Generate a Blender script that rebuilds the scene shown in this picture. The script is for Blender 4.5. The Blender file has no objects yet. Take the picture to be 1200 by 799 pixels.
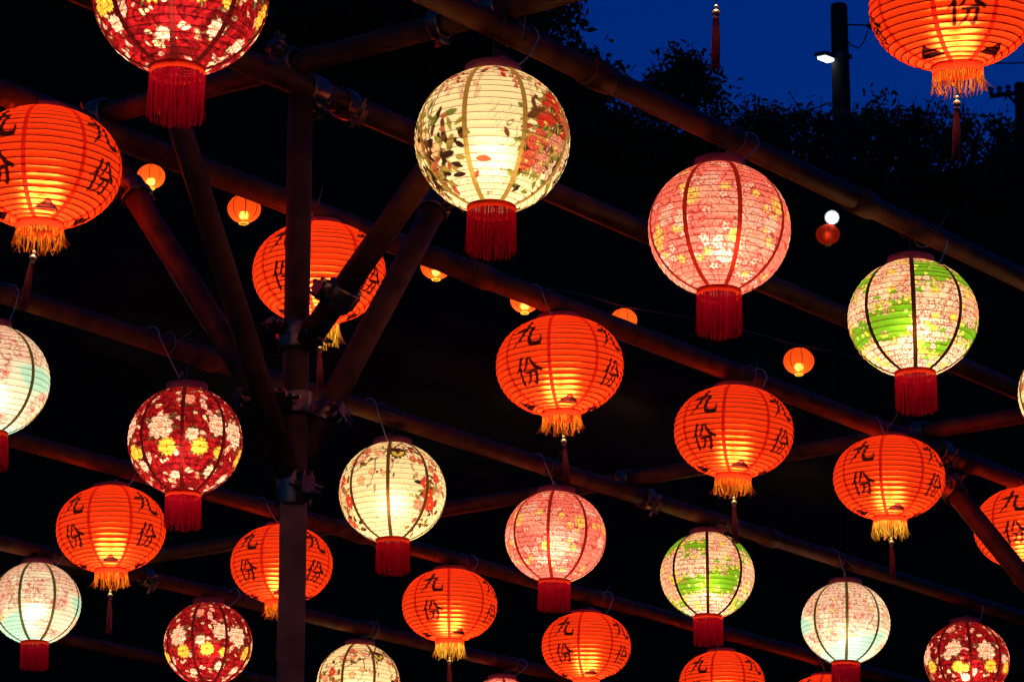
import bpy, bmesh, math, random
import numpy as np
from mathutils import Vector, Matrix

random.seed(7)
rng = np.random.default_rng(11)
R = math.radians
S = bpy.context.scene
COL = S.collection

# ------------------------------------------------------------------ camera
F_PX = 4000.0                       # focal length in pixels of the 1200 px wide photograph
CAM = Vector((0.0, 0.0, 1.6))
PITCH = math.atan(1100.0 / F_PX)    # horizon lies 1100 px under the middle of the picture
cam_data = bpy.data.cameras.new('camera')
cam_data.sensor_width = 36.0
cam_data.lens = F_PX / 1200.0 * 36.0
cam_data.clip_start = 0.1
cam_data.clip_end = 2000.0
cam = bpy.data.objects.new('camera', cam_data)
cam.location = CAM
cam.rotation_euler = (math.pi / 2 + PITCH, 0, 0)
COL.objects.link(cam)
S.camera = cam

# ------------------------------------------------------------------ dusk sky
world = bpy.data.worlds.new('World')
S.world = world
world.use_nodes = True
wn = world.node_tree
bg = wn.nodes['Background']
sky = wn.nodes.new('ShaderNodeTexSky')
sky.sky_type = 'NISHITA'
sky.sun_disc = False
sky.sun_elevation = R(2.6)          # last light, the sun already behind the mountain
sky.sun_rotation = R(200)
sky.ozone_density = 10.0
wn.links.new(sky.outputs[0], bg.inputs[0])
bg.inputs[1].default_value = 0.135

# ------------------------------------------------------------------ render settings
S.view_settings.view_transform = 'Standard'
S.view_settings.look = 'None'
S.view_settings.gamma = 1.0
S.view_settings.use_curve_mapping = False
S.view_settings.exposure = 0.0
S.render.engine = 'CYCLES'
S.cycles.use_denoising = True
S.cycles.max_bounces = 6
S.cycles.diffuse_bounces = 3
S.cycles.glossy_bounces = 3
S.cycles.transmission_bounces = 4
S.cycles.transparent_max_bounces = 16
S.cycles.sample_clamp_indirect = 3.0
S.cycles.use_light_tree = True
S.cycles.caustics_reflective = False
S.cycles.caustics_refractive = False

# ------------------------------------------------------------------ layout maths
FWD = Vector((0, math.cos(PITCH), math.sin(PITCH)))
UP = Vector((0, -math.sin(PITCH), math.cos(PITCH)))
RIGHT = Vector((1, 0, 0))

def ray(px, py):
    return FWD + RIGHT * ((px - 600) / F_PX) + UP * ((399.5 - py) / F_PX)

def at(px, py, depth):
    return CAM + ray(px, py) * depth

def depth_of(p):
    return (Vector(p) - CAM).dot(FWD)

AZ = math.atan(3040.0 / math.hypot(F_PX, 1100.0))       # heading of the long pipes
D1 = Vector((math.sin(AZ), math.cos(AZ), 0))            # along the long pipes
D2 = Vector((-math.cos(AZ), math.sin(AZ), 0))           # along the cross pipes
HP = 3.42                                               # pipe axis above the camera

def on_plane(px, py, h=HP):
    d = ray(px, py)
    return CAM + d * (h / d.z)

ROW_Y = {i: 1500 - 1e4 / (6.85 + 1.75 * k) for i, k in
         ((-1, -2.0), (0, -1.0), (1, 0.0), (2, 0.5), (3, 1.0), (4, 2.0), (5, 3.0), (6, 4.0), (7, 5.0))}
ROW_V = {i: on_plane(600, y).dot(D2) for i, y in ROW_Y.items()}

def under_row(px, py, row):
    """the point of the sight line that lies straight below long pipe ROW"""
    d = ray(px, py)
    t = (ROW_V[row] - CAM.dot(D2)) / d.dot(D2)
    return CAM + d * t

def row_point(px, row, dz=0.0):
    """point of pipe ROW seen at column px"""
    # axis: p = D2*v + D1*u + z ; solve u from column
    v = ROW_V[row]
    z = CAM.z + HP + dz
    k = (px - 600) / F_PX
    base = D2 * v + Vector((0, 0, z)) - CAM
    # (base + D1*u).x = k * (base + D1*u).FWD
    u = (k * base.dot(FWD) - base.x) / (D1.x - k * D1.dot(FWD))
    return CAM + base + D1 * u

def uv_point(u, v, z):
    p = D1 * u + D2 * v
    return Vector((p.x, p.y, z))

# ------------------------------------------------------------------ materials
def mat(name):
    m = bpy.data.materials.new(name)
    m.use_nodes = True
    nt = m.node_tree
    for n in list(nt.nodes):
        nt.nodes.remove(n)
    out = nt.nodes.new('ShaderNodeOutputMaterial')
    return m, nt, out

def principled(name, col, rough=0.5, metal=0.0, noise=0.0, nscale=20.0, bump=0.0, spec=0.5, emit=None, estr=0.0):
    m, nt, out = mat(name)
    b = nt.nodes.new('ShaderNodeBsdfPrincipled')
    b.inputs['Base Color'].default_value = (*col, 1)
    b.inputs['Roughness'].default_value = rough
    b.inputs['Metallic'].default_value = metal
    b.inputs['Specular IOR Level'].default_value = spec
    if emit:
        b.inputs['Emission Color'].default_value = (*emit, 1)
        b.inputs['Emission Strength'].default_value = estr
    if noise or bump:
        tc = nt.nodes.new('ShaderNodeTexCoord')
        n = nt.nodes.new('ShaderNodeTexNoise')
        n.inputs['Scale'].default_value = nscale
        n.inputs['Detail'].default_value = 6
        nt.links.new(tc.outputs['Object'], n.inputs['Vector'])
        if noise:
            cr = nt.nodes.new('ShaderNodeValToRGB')
            cr.color_ramp.elements[0].position = 0.3
            cr.color_ramp.elements[1].position = 0.72
            cr.color_ramp.elements[0].color = (*[c * (1 - noise) for c in col], 1)
            cr.color_ramp.elements[1].color = (*[min(1, c * (1 + noise)) for c in col], 1)
            nt.links.new(n.outputs['Fac'], cr.inputs[0])
            nt.links.new(cr.outputs[0], b.inputs['Base Color'])
            mr = nt.nodes.new('ShaderNodeMapRange')
            mr.inputs['To Min'].default_value = max(0.05, rough - 0.15)
            mr.inputs['To Max'].default_value = min(1, rough + 0.15)
            nt.links.new(n.outputs['Fac'], mr.inputs['Value'])
            nt.links.new(mr.outputs[0], b.inputs['Roughness'])
        if bump:
            bp = nt.nodes.new('ShaderNodeBump')
            bp.inputs['Strength'].default_value = bump
            bp.inputs['Distance'].default_value = 0.01
            nt.links.new(n.outputs['Fac'], bp.inputs['Height'])
            nt.links.new(bp.outputs[0], b.inputs['Normal'])
    nt.links.new(b.outputs[0], out.inputs[0])
    return m

def thin_sheet(name, col=None, w=(0.60, 0.22, 0.12, 0.05), fibre=0.12, rough=0.72):
    """lit-through paper, silk or thread: translucent + soft forward scatter + diffuse + a little clear"""
    m, nt, out = mat(name)
    if col is None:
        a = nt.nodes.new('ShaderNodeAttribute')
        a.attribute_name = 'print'
        src = a.outputs['Color']
    else:
        rgb = nt.nodes.new('ShaderNodeRGB')
        rgb.outputs[0].default_value = (*col, 1)
        src = rgb.outputs[0]
    if fibre:
        tc = nt.nodes.new('ShaderNodeTexCoord')
        n = nt.nodes.new('ShaderNodeTexNoise')
        n.inputs['Scale'].default_value = 38.0
        n.inputs['Detail'].default_value = 5
        nt.links.new(tc.outputs['Object'], n.inputs['Vector'])
        mr = nt.nodes.new('ShaderNodeMapRange')
        mr.inputs['From Min'].default_value = 0.3
        mr.inputs['From Max'].default_value = 0.7
        mr.inputs['To Min'].default_value = 1 - fibre
        mr.inputs['To Max'].default_value = 1.0
        nt.links.new(n.outputs['Fac'], mr.inputs['Value'])
        mx = nt.nodes.new('ShaderNodeMix')
        mx.data_type = 'RGBA'
        mx.blend_type = 'MULTIPLY'
        mx.inputs[0].default_value = 1.0
        nt.links.new(src, mx.inputs[6])
        nt.links.new(mr.outputs[0], mx.inputs[7])
        src = mx.outputs[2]
    t = nt.nodes.new('ShaderNodeBsdfTranslucent')
    rf = nt.nodes.new('ShaderNodeBsdfRefraction')
    rf.inputs['Roughness'].default_value = rough
    rf.inputs['IOR'].default_value = 1.4
    df = nt.nodes.new('ShaderNodeBsdfDiffuse')
    tr = nt.nodes.new('ShaderNodeBsdfTransparent')
    for s in (t, rf, df, tr):
        nt.links.new(src, s.inputs['Color'])
    def mixs(a, b, f):
        x = nt.nodes.new('ShaderNodeMixShader')
        x.inputs[0].default_value = f
        nt.links.new(a, x.inputs[1])
        nt.links.new(b, x.inputs[2])
        return x.outputs[0]
    s = mixs(t.outputs[0], rf.outputs[0], w[1] / (w[0] + w[1]))
    s = mixs(s, df.outputs[0], w[2] / (w[0] + w[1] + w[2]))
    s = mixs(s, tr.outputs[0], w[3])
    nt.links.new(s, out.inputs[0])
    return m

M = {}
M['paper'] = thin_sheet('lettered_paper', w=(0.43, 0.46, 0.06, 0.05), rough=0.52)
M['paper_globe'] = thin_sheet('printed_paper', w=(0.78, 0.06, 0.11, 0.05), rough=0.62)
M['seam_orange'] = thin_sheet('seam_orange', (0.34, 0.008, 0.003), fibre=0)
M['seam_red'] = thin_sheet('seam_maroon', (0.045, 0.003, 0.003), fibre=0)
M['seam_white'] = thin_sheet('seam_tan', (0.36, 0.22, 0.055), fibre=0.3)
M['seam_brown'] = thin_sheet('seam_brown', (0.12, 0.055, 0.018), fibre=0.5)
M['seam_pink'] = thin_sheet('seam_scarlet', (0.28, 0.012, 0.006), fibre=0.5)
M['seam_green'] = thin_sheet('seam_black', (0.03, 0.008, 0.004), fibre=0.6)
M['seam_pale'] = thin_sheet('seam_olive', (0.10, 0.075, 0.02), fibre=0.5)
M['amber_fringe'] = thin_sheet('amber_thread', (0.92, 0.26, 0.02), w=(0.62, 0.0, 0.35, 0.06), fibre=0.5)
M['gold_fringe'] = thin_sheet('gold_thread', (0.95, 0.56, 0.07), w=(0.62, 0.0, 0.35, 0.06), fibre=0.3)
M['red_fringe'] = thin_sheet('red_thread', (0.66, 0.004, 0.034), w=(0.62, 0.0, 0.35, 0.10), fibre=0.4)
M['red_ring'] = thin_sheet('red_band', (0.72, 0.030, 0.008), w=(0.55, 0.0, 0.4, 0.04), fibre=0.2)
M['cap'] = principled('red_cap', (0.50, 0.075, 0.055), 0.6, noise=0.25, nscale=40)
M['rib'] = principled('rib_wire', (0.20, 0.018, 0.007), 0.7)
M['rib_pale'] = principled('rib_wire_pale', (0.16, 0.09, 0.035), 0.7)
M['tassel'] = principled('tassel_silk', (0.30, 0.012, 0.02), 0.75, noise=0.3, nscale=120)
M['bead'] = principled('gilt_bead', (0.75, 0.52, 0.22), 0.3, metal=0.5)
M['cord'] = principled('dark_cord', (0.10, 0.03, 0.02), 0.8)
M['wire'] = principled('steel_wire', (0.14, 0.12, 0.11), 0.45, metal=0.6)
M['cable'] = principled('lamp_cable', (0.45, 0.40, 0.38), 0.5)
M['tie'] = principled('cable_tie', (0.22, 0.20, 0.19), 0.5)
M['socket'] = principled('lamp_socket', (0.03, 0.03, 0.03), 0.5)
M['bulb'] = principled('lamp_bulb', (0.9, 0.85, 0.7), 0.3, emit=(1.0, 0.72, 0.40), estr=14.0)
M['pipe'] = principled('painted_pipe', (0.125, 0.044, 0.014), 0.5, noise=0.6, nscale=11, bump=0.35, spec=0.15)
M['post'] = principled('painted_post', (0.55, 0.20, 0.065), 0.6, noise=0.45, nscale=9, spec=0.2, bump=0.15)
M['steel'] = principled('zinc_steel', (0.32, 0.19, 0.11), 0.36, metal=0.9, noise=0.3, nscale=60)
M['pole'] = principled('concrete_pole', (0.028, 0.024, 0.022), 0.9, noise=0.3, nscale=5, spec=0.1)
M['black'] = principled('dark_metal', (0.05, 0.05, 0.05), 0.6)
M['tar'] = principled('tarred_metal', (0.010, 0.009, 0.008), 0.9, spec=0.05)
M['lamp'] = principled('lamp_lens', (0.9, 0.9, 0.9), 0.4, emit=(0.86, 0.94, 1.0), estr=4.0)
M['bark'] = principled('bark', (0.06, 0.045, 0.035), 0.9, noise=0.3, nscale=8)
M['soil'] = principled('hill_soil', (0.024, 0.018, 0.005), 0.95, noise=0.5, nscale=0.8, bump=0.4, spec=0.05)
M['paving'] = principled('paving', (0.14, 0.12, 0.10), 0.8, noise=0.3, nscale=2.5, bump=0.2)

def leaf_material(name, col):
    m, nt, out = mat(name)
    d = nt.nodes.new('ShaderNodeBsdfDiffuse')
    t = nt.nodes.new('ShaderNodeBsdfTranslucent')
    g = nt.nodes.new('ShaderNodeNewGeometry')
    cr = nt.nodes.new('ShaderNodeValToRGB')
    cr.color_ramp.elements[0].color = (*[c * 0.6 for c in col], 1)
    cr.color_ramp.elements[1].color = (*[c * 1.4 for c in col], 1)
    nt.links.new(g.outputs['Random Per Island'], cr.inputs[0])
    nt.links.new(cr.outputs[0], d.inputs[0])
    nt.links.new(cr.outputs[0], t.inputs[0])
    x = nt.nodes.new('ShaderNodeMixShader')
    x.inputs[0].default_value = 0.4
    nt.links.new(d.outputs[0], x.inputs[1])
    nt.links.new(t.outputs[0], x.inputs[2])
    nt.links.new(x.outputs[0], out.inputs[0])
    return m
M['leaf'] = leaf_material('leaf_green', (0.05, 0.09, 0.035))
M['leaf_b'] = leaf_material('leaf_olive', (0.075, 0.09, 0.04))

# ------------------------------------------------------------------ mesh helpers
class MB:
    def __init__(self):
        self.v = []
        self.f = []
    def add(self, vs, fs):
        o = len(self.v)
        self.v += [tuple(x) for x in vs]
        self.f += [tuple(i + o for i in f) for f in fs]
    def tube(self, pts, rad, n=8, cap=True):
        pts = [Vector(p) for p in pts]
        if not isinstance(rad, (list, tuple)):
            rad = [rad] * len(pts)
        vs, fs = [], []
        prev = None
        for i, p in enumerate(pts):
            d = (pts[min(i + 1, len(pts) - 1)] - pts[max(i - 1, 0)]).normalized()
            if prev is None:
                a = Vector((0, 0, 1)) if abs(d.z) < 0.9 else Vector((1, 0, 0))
                x = d.cross(a).normalized()
            else:
                x = (prev - d * prev.dot(d)).normalized()
            prev = x
            y = d.cross(x)
            for k in range(n):
                t = 2 * math.pi * k / n
                vs.append(p + (x * math.cos(t) + y * math.sin(t)) * rad[i])
        for i in range(len(pts) - 1):
            for k in range(n):
                fs.append((i * n + k, i * n + (k + 1) % n, (i + 1) * n + (k + 1) % n, (i + 1) * n + k))
        if cap:
            fs.append(tuple(range(n - 1, -1, -1)))
            fs.append(tuple((len(pts) - 1) * n + k for k in range(n)))
        self.add(vs, fs)
    def box(self, c, s, m=None):
        c = Vector(c)
        vs = []
        for x in (-1, 1):
            for y in (-1, 1):
                for z in (-1, 1):
                    p = Vector((x * s[0] / 2, y * s[1] / 2, z * s[2] / 2))
                    if m is not None:
                        p = m @ p
                    vs.append(c + p)
        self.add(vs, [(0, 1, 3, 2), (4, 6, 7, 5), (0, 4, 5, 1), (2, 3, 7, 6), (0, 2, 6, 4), (1, 5, 7, 3)])
    def lathe(self, prof, n=24, loop=False, origin=(0, 0, 0)):
        ox, oy, oz = origin
        vs, fs = [], []
        for r, z in prof:
            for k in range(n):
                t = 2 * math.pi * k / n
                vs.append((ox + r * math.cos(t), oy + r * math.sin(t), oz + z))
        m = len(prof)
        for i in range(m if loop else m - 1):
            j = (i + 1) % m
            for k in range(n):
                fs.append((i * n + k, i * n + (k + 1) % n, j * n + (k + 1) % n, j * n + k))
        self.add(vs, fs)
    def mesh(self, name, smooth=True):
        me = bpy.data.meshes.new(name)
        me.from_pydata(self.v, [], self.f)
        if smooth:
            me.polygons.foreach_set('use_smooth', [True] * len(me.polygons))
        me.update()
        return me

def link(name, me, material=None, parent=None, loc=None):
    o = bpy.data.objects.new(name, me)
    if material is not None and me is not None and len(me.materials) == 0:
        me.materials.append(material)
    COL.objects.link(o)
    if parent is not None:
        o.parent = parent
    if loc is not None:
        o.location = loc
    return o

def tag(o, label, cat, group=None):
    o['label'] = label
    o['category'] = cat
    if group:
        o['group'] = group
    return o

def empty(name, loc):
    o = bpy.data.objects.new(name, None)
    o.empty_display_size = 0.1
    COL.objects.link(o)
    o.location = loc
    return o

# ------------------------------------------------------------------ setting: ground and hillside
def hill_height(x, y):
    """ground level (the terrace) that climbs behind the canopy to a wooded ridge"""
    t = min(1.0, max(0.0, (y - 24.0) / 46.0))
    ridge = 24.0 + 6.5 * (1 / (1 + math.exp((x + 1.5) / 1.6))) - 0.05 * max(0, x)
    h = ridge * (t * t * (3 - 2 * t)) ** 0.85
    if y > 70:
        h -= (y - 70) * 0.06
    h += 0.35 * math.sin(x * 0.7 + y * 0.3) * t + 0.25 * math.sin(x * 0.31 - y * 0.53) * t
    return h

gm = MB()
gm.add([(-900, -900, 0), (900, -900, 0), (900, 900, 0), (-900, 900, 0)], [(0, 1, 2, 3)])
g = link('ground', gm.mesh('ground', False), M['paving'])
g['kind'] = 'structure'
hx = np.linspace(-120, 120, 121)
hy = np.linspace(24, 150, 64)
hv = [(x, y, hill_height(x, y) + 0.004) for y in hy for x in hx]
hf = [(j * 121 + i, j * 121 + i + 1, (j + 1) * 121 + i + 1, (j + 1) * 121 + i) for j in range(63) for i in range(120)]
me = bpy.data.meshes.new('hillside')
me.from_pydata(hv, [], hf)
me.polygons.foreach_set('use_smooth', [True] * len(me.polygons))
h = link('hillside', me, M['soil'])
h['kind'] = 'structure'

# ------------------------------------------------------------------ the pipe frame
frame = empty('pipe_frame', (0, 0, 0))
tag(frame, 'dark brown steel pipe frame with raking struts and clamps carrying the lanterns', 'pipe frame')
PR = 0.037                       # pipe radius
ZP = CAM.z + HP
C1_U = on_plane(640, 28).dot(D1)
C2_U = on_plane(1110, 522).dot(D1)
C0_U = 2 * C1_U - C2_U

def pipe(a, b, rad=PR, name='pipe', n=20, wob=0.0):
    mb = MB()
    a, b = Vector(a), Vector(b)
    k = max(2, int((b - a).length / 0.35))
    pts = []
    for i in range(k + 1):
        p = a.lerp(b, i / k)
        if wob:
            p = p + Vector((0, 0, random.uniform(-wob, wob)))
        pts.append(p)
    mb.tube(pts, rad, n)
    return link(name, mb.mesh(name), M['pipe'], frame)

def coupler(p, axis, toward, width=0.075, rad=PR, name='coupler'):
    """scaffold clamp: split collar round a pipe with two lugs, a hinged flap, an eye bolt and a nut"""
    axis = Vector(axis).normalized()
    t = Vector(toward)
    t = (t - axis * t.dot(axis)).normalized()
    s = axis.cross(t)
    rot = Matrix((t, s, axis)).transposed()
    mb = MB()
    w = width / 2
    mb.lathe([(rad + .001, -w), (rad + .009, -w), (rad + .011, -w + .006), (rad + .011, w - .006), (rad + .009, w), (rad + .001, w)], 22, loop=True)
    mb.box((rad + .024, 0.012, 0), (.040, .010, width * .86))
    mb.box((rad + .024, -.012, 0), (.040, .010, width * .86))
    mb.box((-(rad + .014), 0, 0), (.022, .030, width * .7))
    mb.lathe([(0.0, -w - .004), (.008, -w - .004), (.008, w + .004), (0.0, w + .004)], 10, origin=(-(rad + .022), 0, 0))
    mb.v = [tuple(rot @ Vector(v) + Vector(p)) for v in mb.v]
    c = link(name, mb.mesh(name), M['steel'], frame)
    b = MB()
    b.tube([(rad + .030, -.050, 0), (rad + .030, .056, 0)], .0065, 8)
    b.tube([(rad + .030, -.034, 0), (rad + .030, -.020, 0)], .013, 6)
    b.tube([(rad + .030, .018, 0), (rad + .030, .034, 0)], .013, 6)
    b.v = [tuple(rot @ Vector(v) + Vector(p)) for v in b.v]
    link('bolt', b.mesh('bolt', False), M['steel'], c)
    f = MB()
    f.box((rad + .050, 0.0, 0), (.006, .040, width * .5))
    f.tube([(rad + .046, .02, -w * .5), (rad + .066, .03, -w * .5), (rad + .070, .0, -w * .5)], .004, 6)
    f.v = [tuple(rot @ Vector(v) + Vector(p)) for v in f.v]
    link('flap', f.mesh('flap', False), M['steel'], c)
    return c

ROW_SPAN = {-1: (0, 1500), 0: (100, 1500), 1: (-100, 1500), 2: (-260, 1500), 3: (-300, 1500), 4: (-300, 1500), 5: (-300, 1500), 6: (-300, 1500), 7: (-300, 1500)}
for k, (x0, x1) in ROW_SPAN.items():
    pipe(row_point(x0, k), row_point(x1, k), PR if k != 3 else 0.040)
for k, (x0, x1) in ((1, (-200, 300)),):
    pass
vmin, vmax = ROW_V[0] - 0.6, ROW_V[7] + 1.2
ZC = ZP + 2 * PR + 0.004
pipe(uv_point(C1_U, ROW_V[1] - 2.6, ZC), uv_point(C1_U, ROW_V[4] + 0.3, ZC), 0.035)
pipe(uv_point(C2_U, vmin, ZC), uv_point(C2_U, vmax, ZC), 0.035)
pipe(uv_point(C0_U, ROW_V[4] - .4, ZC), uv_point(C0_U, vmax, ZC), 0.035)

# column 1 (in view), column 2 and 3 (just outside), each a round tube above a square post
col_tops = [uv_point(C1_U, ROW_V[2], 0)]
cpt = row_point(352.5, 2)
col1 = Vector((cpt.x, cpt.y, 0))
C1_U = col1.dot(D1)
col2 = uv_point(C2_U, ROW_V[2], 0)

def col_z(px_y, base):
    """height on a column at picture row px_y"""
    d = math.hypot(base.x, base.y)
    # solve z so that the point projects to that row
    lo, hi = -3.0, 12.0
    for _ in range(50):
        m = (lo + hi) / 2
        p = Vector((base.x, base.y, m)) - CAM
        y = 399.5 - F_PX * p.dot(UP) / p.dot(FWD)
        if y > px_y:
            lo = m
        else:
            hi = m
    return lo

Z_JOIN = col_z(592, col1)

def column(base):
    pipe((base.x, base.y, Z_JOIN - 0.25), (base.x, base.y, ZP - PR - 0.003), 0.0375, 'column')
    mb = MB()
    rz = Matrix.Rotation(R(4), 3, 'Z')
    s = 0.078
    # square tube with rounded corners
    ring = []
    for cx, cy, a0 in ((1, 1, 0), (-1, 1, 90), (-1, -1, 180), (1, -1, 270)):
        for a in (0, 45, 90):
            t = R(a0 + a)
            ring.append(Vector((cx * (s / 2 - .008) + .008 * math.cos(t), cy * (s / 2 - .008) + .008 * math.sin(t), 0)))
    n = len(ring)
    zs = [0.0, Z_JOIN * .33, Z_JOIN * .66, Z_JOIN]
    vs = [rz @ p + Vector((base.x, base.y, z)) for z in zs for p in ring]
    fs = [(i * n + k, i * n + (k + 1) % n, (i + 1) * n + (k + 1) % n, (i + 1) * n + k) for i in range(3) for k in range(n)]
    fs.append(tuple(3 * n + k for k in range(n)))
    mb.add(vs, fs)
    link('square_post', mb.mesh('square_post', False), M['post'], frame)
    b = MB()
    b.box((base.x, base.y, 0.008), (.24, .24, .014))
    link('base_plate', b.mesh('base_plate', False), M['steel'], frame)
    toward = Vector((-base.x * 0 + 0.6, -1, 0))
    coupler((base.x, base.y, Z_JOIN + .045), (0, 0, 1), toward, .10, 0.0395)
    coupler((base.x, base.y, Z_JOIN + .30), (0, 0, 1), (-.5, -1, 0), .07, 0.0385)

column(col1)
column(col2)

def strut(top, base, py_low, rad=0.037, clamp=True, side=(0.3, -1, 0), inset=0.0):
    z = col_z(py_low, base)
    a = Vector((base.x, base.y, z))
    b = Vector(top)
    d = (b - a).normalized()
    pipe(a + d * 0.05, b, rad, 'strut')
    if clamp:
        coupler(a + d * 0.22, d, side, .07, rad + .001)
    coupler(b - d * 0.16, d, side, .06, rad + .001)

zt = ZP - PR * 2
strut(uv_point(C1_U, ROW_V[1], zt), col1, 418, side=(-.8, -1, .2))
strut(row_point(532, 2, -2 * PR), col1, 552, side=(1, -.7, .3))
strut(row_point(182, 2, -2 * PR), col1, 575, rad=0.034, clamp=False)
strut(uv_point(C1_U, ROW_V[3], zt), col1, 528, side=(-1, -.4, .3))
strut(uv_point(C2_U, ROW_V[3], zt), col2, 792, rad=0.042)
strut(uv_point(C2_U, ROW_V[1], zt), col2, 700)
# clamps where pipes cross and on the column
zc = col_z(396, col1)
coupler((col1.x, col1.y, zc), (0, 0, 1), (1, -.6, 0), .075, 0.0385)
coupler((col1.x, col1.y, col_z(388, col1)), (0.2, 0, 1), (-1, -.5, 0), .05, 0.0385)
coupler(row_point(404, 2), D1, (0.1, -1, -.5), .05)
coupler(row_point(366, 2), D1, (0.1, -.6, -1), .07)
coupler(uv_point(C1_U, ROW_V[2] + .05, ZC), D2, (.3, -1, .4), .07, 0.036)
coupler(uv_point(C1_U, ROW_V[2] - .52, ZC), D2, (.2, -.4, 1), .04, 0.036)
for k in (1, 3, 4):
    coupler(uv_point(C1_U, ROW_V[k] + .05, ZC), D2, (.3, -1, -.4), .06, 0.036)
for k in (3, 4, 5, 6):
    coupler(uv_point(C2_U, ROW_V[k] + .05, ZC), D2, (.3, -1, -.4), .06, 0.036)
    coupler(uv_point(C2_U + .08, ROW_V[k], ZP), D1, (.3, -1, -.6), .06, 0.041 if k == 3 else PR)
# sleeve joint of the near pipe
for px, k in ((700, 1), (560, 3), (1135, 3), (240, 4), (900, 4), (420, 5), (1010, 1)):
    p = row_point(px, k)
    mb = MB()
    mb.tube([p - D1 * .06, p - D1 * .055, p + D1 * .055, p + D1 * .06], [.041, .046, .046, .041], 20)
    link('sleeve', mb.mesh('sleeve'), M['pipe'], frame)

# ------------------------------------------------------------------ lantern prints
def smooth(x, a, b):
    t = np.clip((x - a) / (b - a + 1e-9), 0, 1)
    return t * t * (3 - 2 * t)

class Profile:
    def __init__(self, b, r_top, r_bot, turns, nu, nv, scallop, seam_w, exp=2.0):
        self.b, self.turns, self.nu, self.nv = b, turns, nu, nv
        ps0 = math.asin(r_top)
        ps1 = math.pi - math.asin(r_bot)
        ps = np.linspace(ps0, ps1, 4000)
        r = np.sin(ps) ** (2 / exp)
        z = b * np.sign(np.cos(ps)) * np.abs(np.cos(ps)) ** (2 / exp)
        arc = np.concatenate([[0], np.cumsum(np.hypot(np.diff(r), np.diff(z)))])
        self.length = arc[-1]
        t = np.linspace(0, 1, nv + 1) * self.length
        self.psi = np.interp(t, arc, ps)
        self.r0 = np.interp(t, arc, r)
        self.z0 = np.interp(t, arc, z)
        self.s = arc[np.argmin(np.abs(ps - math.pi / 2))] - t        # arc from the equator, up positive
        dr = np.gradient(self.r0)
        dz = np.gradient(self.z0)
        L = np.hypot(dr, dz)
        nr, nz = -dz / L, dr / L
        self.nr, self.nz, self.scallop = nr, nz, scallop
        self.coil = t / self.length * turns
        self.seam_w = seam_w
        self.r_top, self.r_bot = self.r0[0], self.r0[-1]
        self.z_top, self.z_bot = self.z0[0], self.z0[-1]
    def grid(self, k):
        """angles of gore k: columns cut a constant-width seam away from both sides"""
        hw = np.clip(self.seam_w / 2 / np.maximum(self.r0, .05), 0, R(10))
        f = np.linspace(0, 1, self.nu + 1)
        a = k * R(45) + hw
        b = (k + 1) * R(45) - hw
        th = a[:, None] + (b - a)[:, None] * f[None, :]
        return th

def gore_mesh(P, k, color, name):
    th = P.grid(k)
    # paper swells between the turns of the wire
    bul = P.scallop * (np.abs(np.sin(np.pi * (P.coil[:, None] - th / (2 * np.pi)))) ** .7 - .45)
    r = P.r0[:, None] + P.nr[:, None] * bul
    co = np.stack([r * np.sin(th), -r * np.cos(th), P.z0[:, None] + P.nz[:, None] * bul], -1).reshape(-1, 3)
    nv, nu = th.shape
    i = np.arange((nv - 1) * (nu - 1))
    row, c = i // (nu - 1), i % (nu - 1)
    a = row * nu + c
    quads = np.stack([a, a + nu, a + nu + 1, a + 1], -1)
    me = bpy.data.meshes.new(name)
    me.vertices.add(len(co))
    me.vertices.foreach_set('co', co.ravel())
    me.loops.add(quads.size)
    me.loops.foreach_set('vertex_index', quads.ravel())
    me.polygons.add(len(quads))
    me.polygons.foreach_set('loop_start', np.arange(len(quads)) * 4)
    me.polygons.foreach_set('use_smooth', np.ones(len(quads), bool))
    me.update(calc_edges=True)
    at_ = me.color_attributes.new('print', 'FLOAT_COLOR', 'POINT')
    c4 = np.ones((len(co), 4), np.float32)
    c4[:, :3] = np.clip(color, 0.001, 0.97)
    at_.data.foreach_set('color', c4.ravel())
    me.materials.append(M['paper_globe' if P is P_RD else 'paper'])
    return me

def seam_mesh(P, name, material):
    hw = (P.seam_w / 2 + 0.004) / np.maximum(P.r0, .05)
    idx = list(range(0, P.nv + 1, 2))
    vs, fs = [], []
    for i in idx:
        r = P.r0[i] + P.nr[i] * .012
        z = P.z0[i] + P.nz[i] * .012
        for t in (-hw[i], 0, hw[i]):
            vs.append((r * math.sin(t), -r * math.cos(t), z))
    for j in range(len(idx) - 1):
        for c in (0, 1):
            a = j * 3 + c
            fs.append((a, a + 3, a + 4, a + 1))
    me = bpy.data.meshes.new(name)
    me.from_pydata(vs, [], fs)
    me.polygons.foreach_set('use_smooth', [True] * len(fs))
    me.materials.append(material)
    return me

def helix_mesh(P, name, material, rad=.0052):
    """the single wire that winds down inside the paper"""
    n = 40
    tot = P.turns * n
    pts = []
    t = np.linspace(0, 1, P.nv + 1)
    for i in range(tot + 1):
        u = i / tot
        r = float(np.interp(u, t, P.r0 + P.nr * .001))
        z = float(np.interp(u, t, P.z0 + P.nz * .001))
        a = 2 * math.pi * i / n
        pts.append((r * math.sin(a), -r * math.cos(a), z))
    mb = MB()
    mb.tube(pts, rad, 4, False)
    me = mb.mesh(name)
    me.materials.append(material)
    return me

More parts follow.
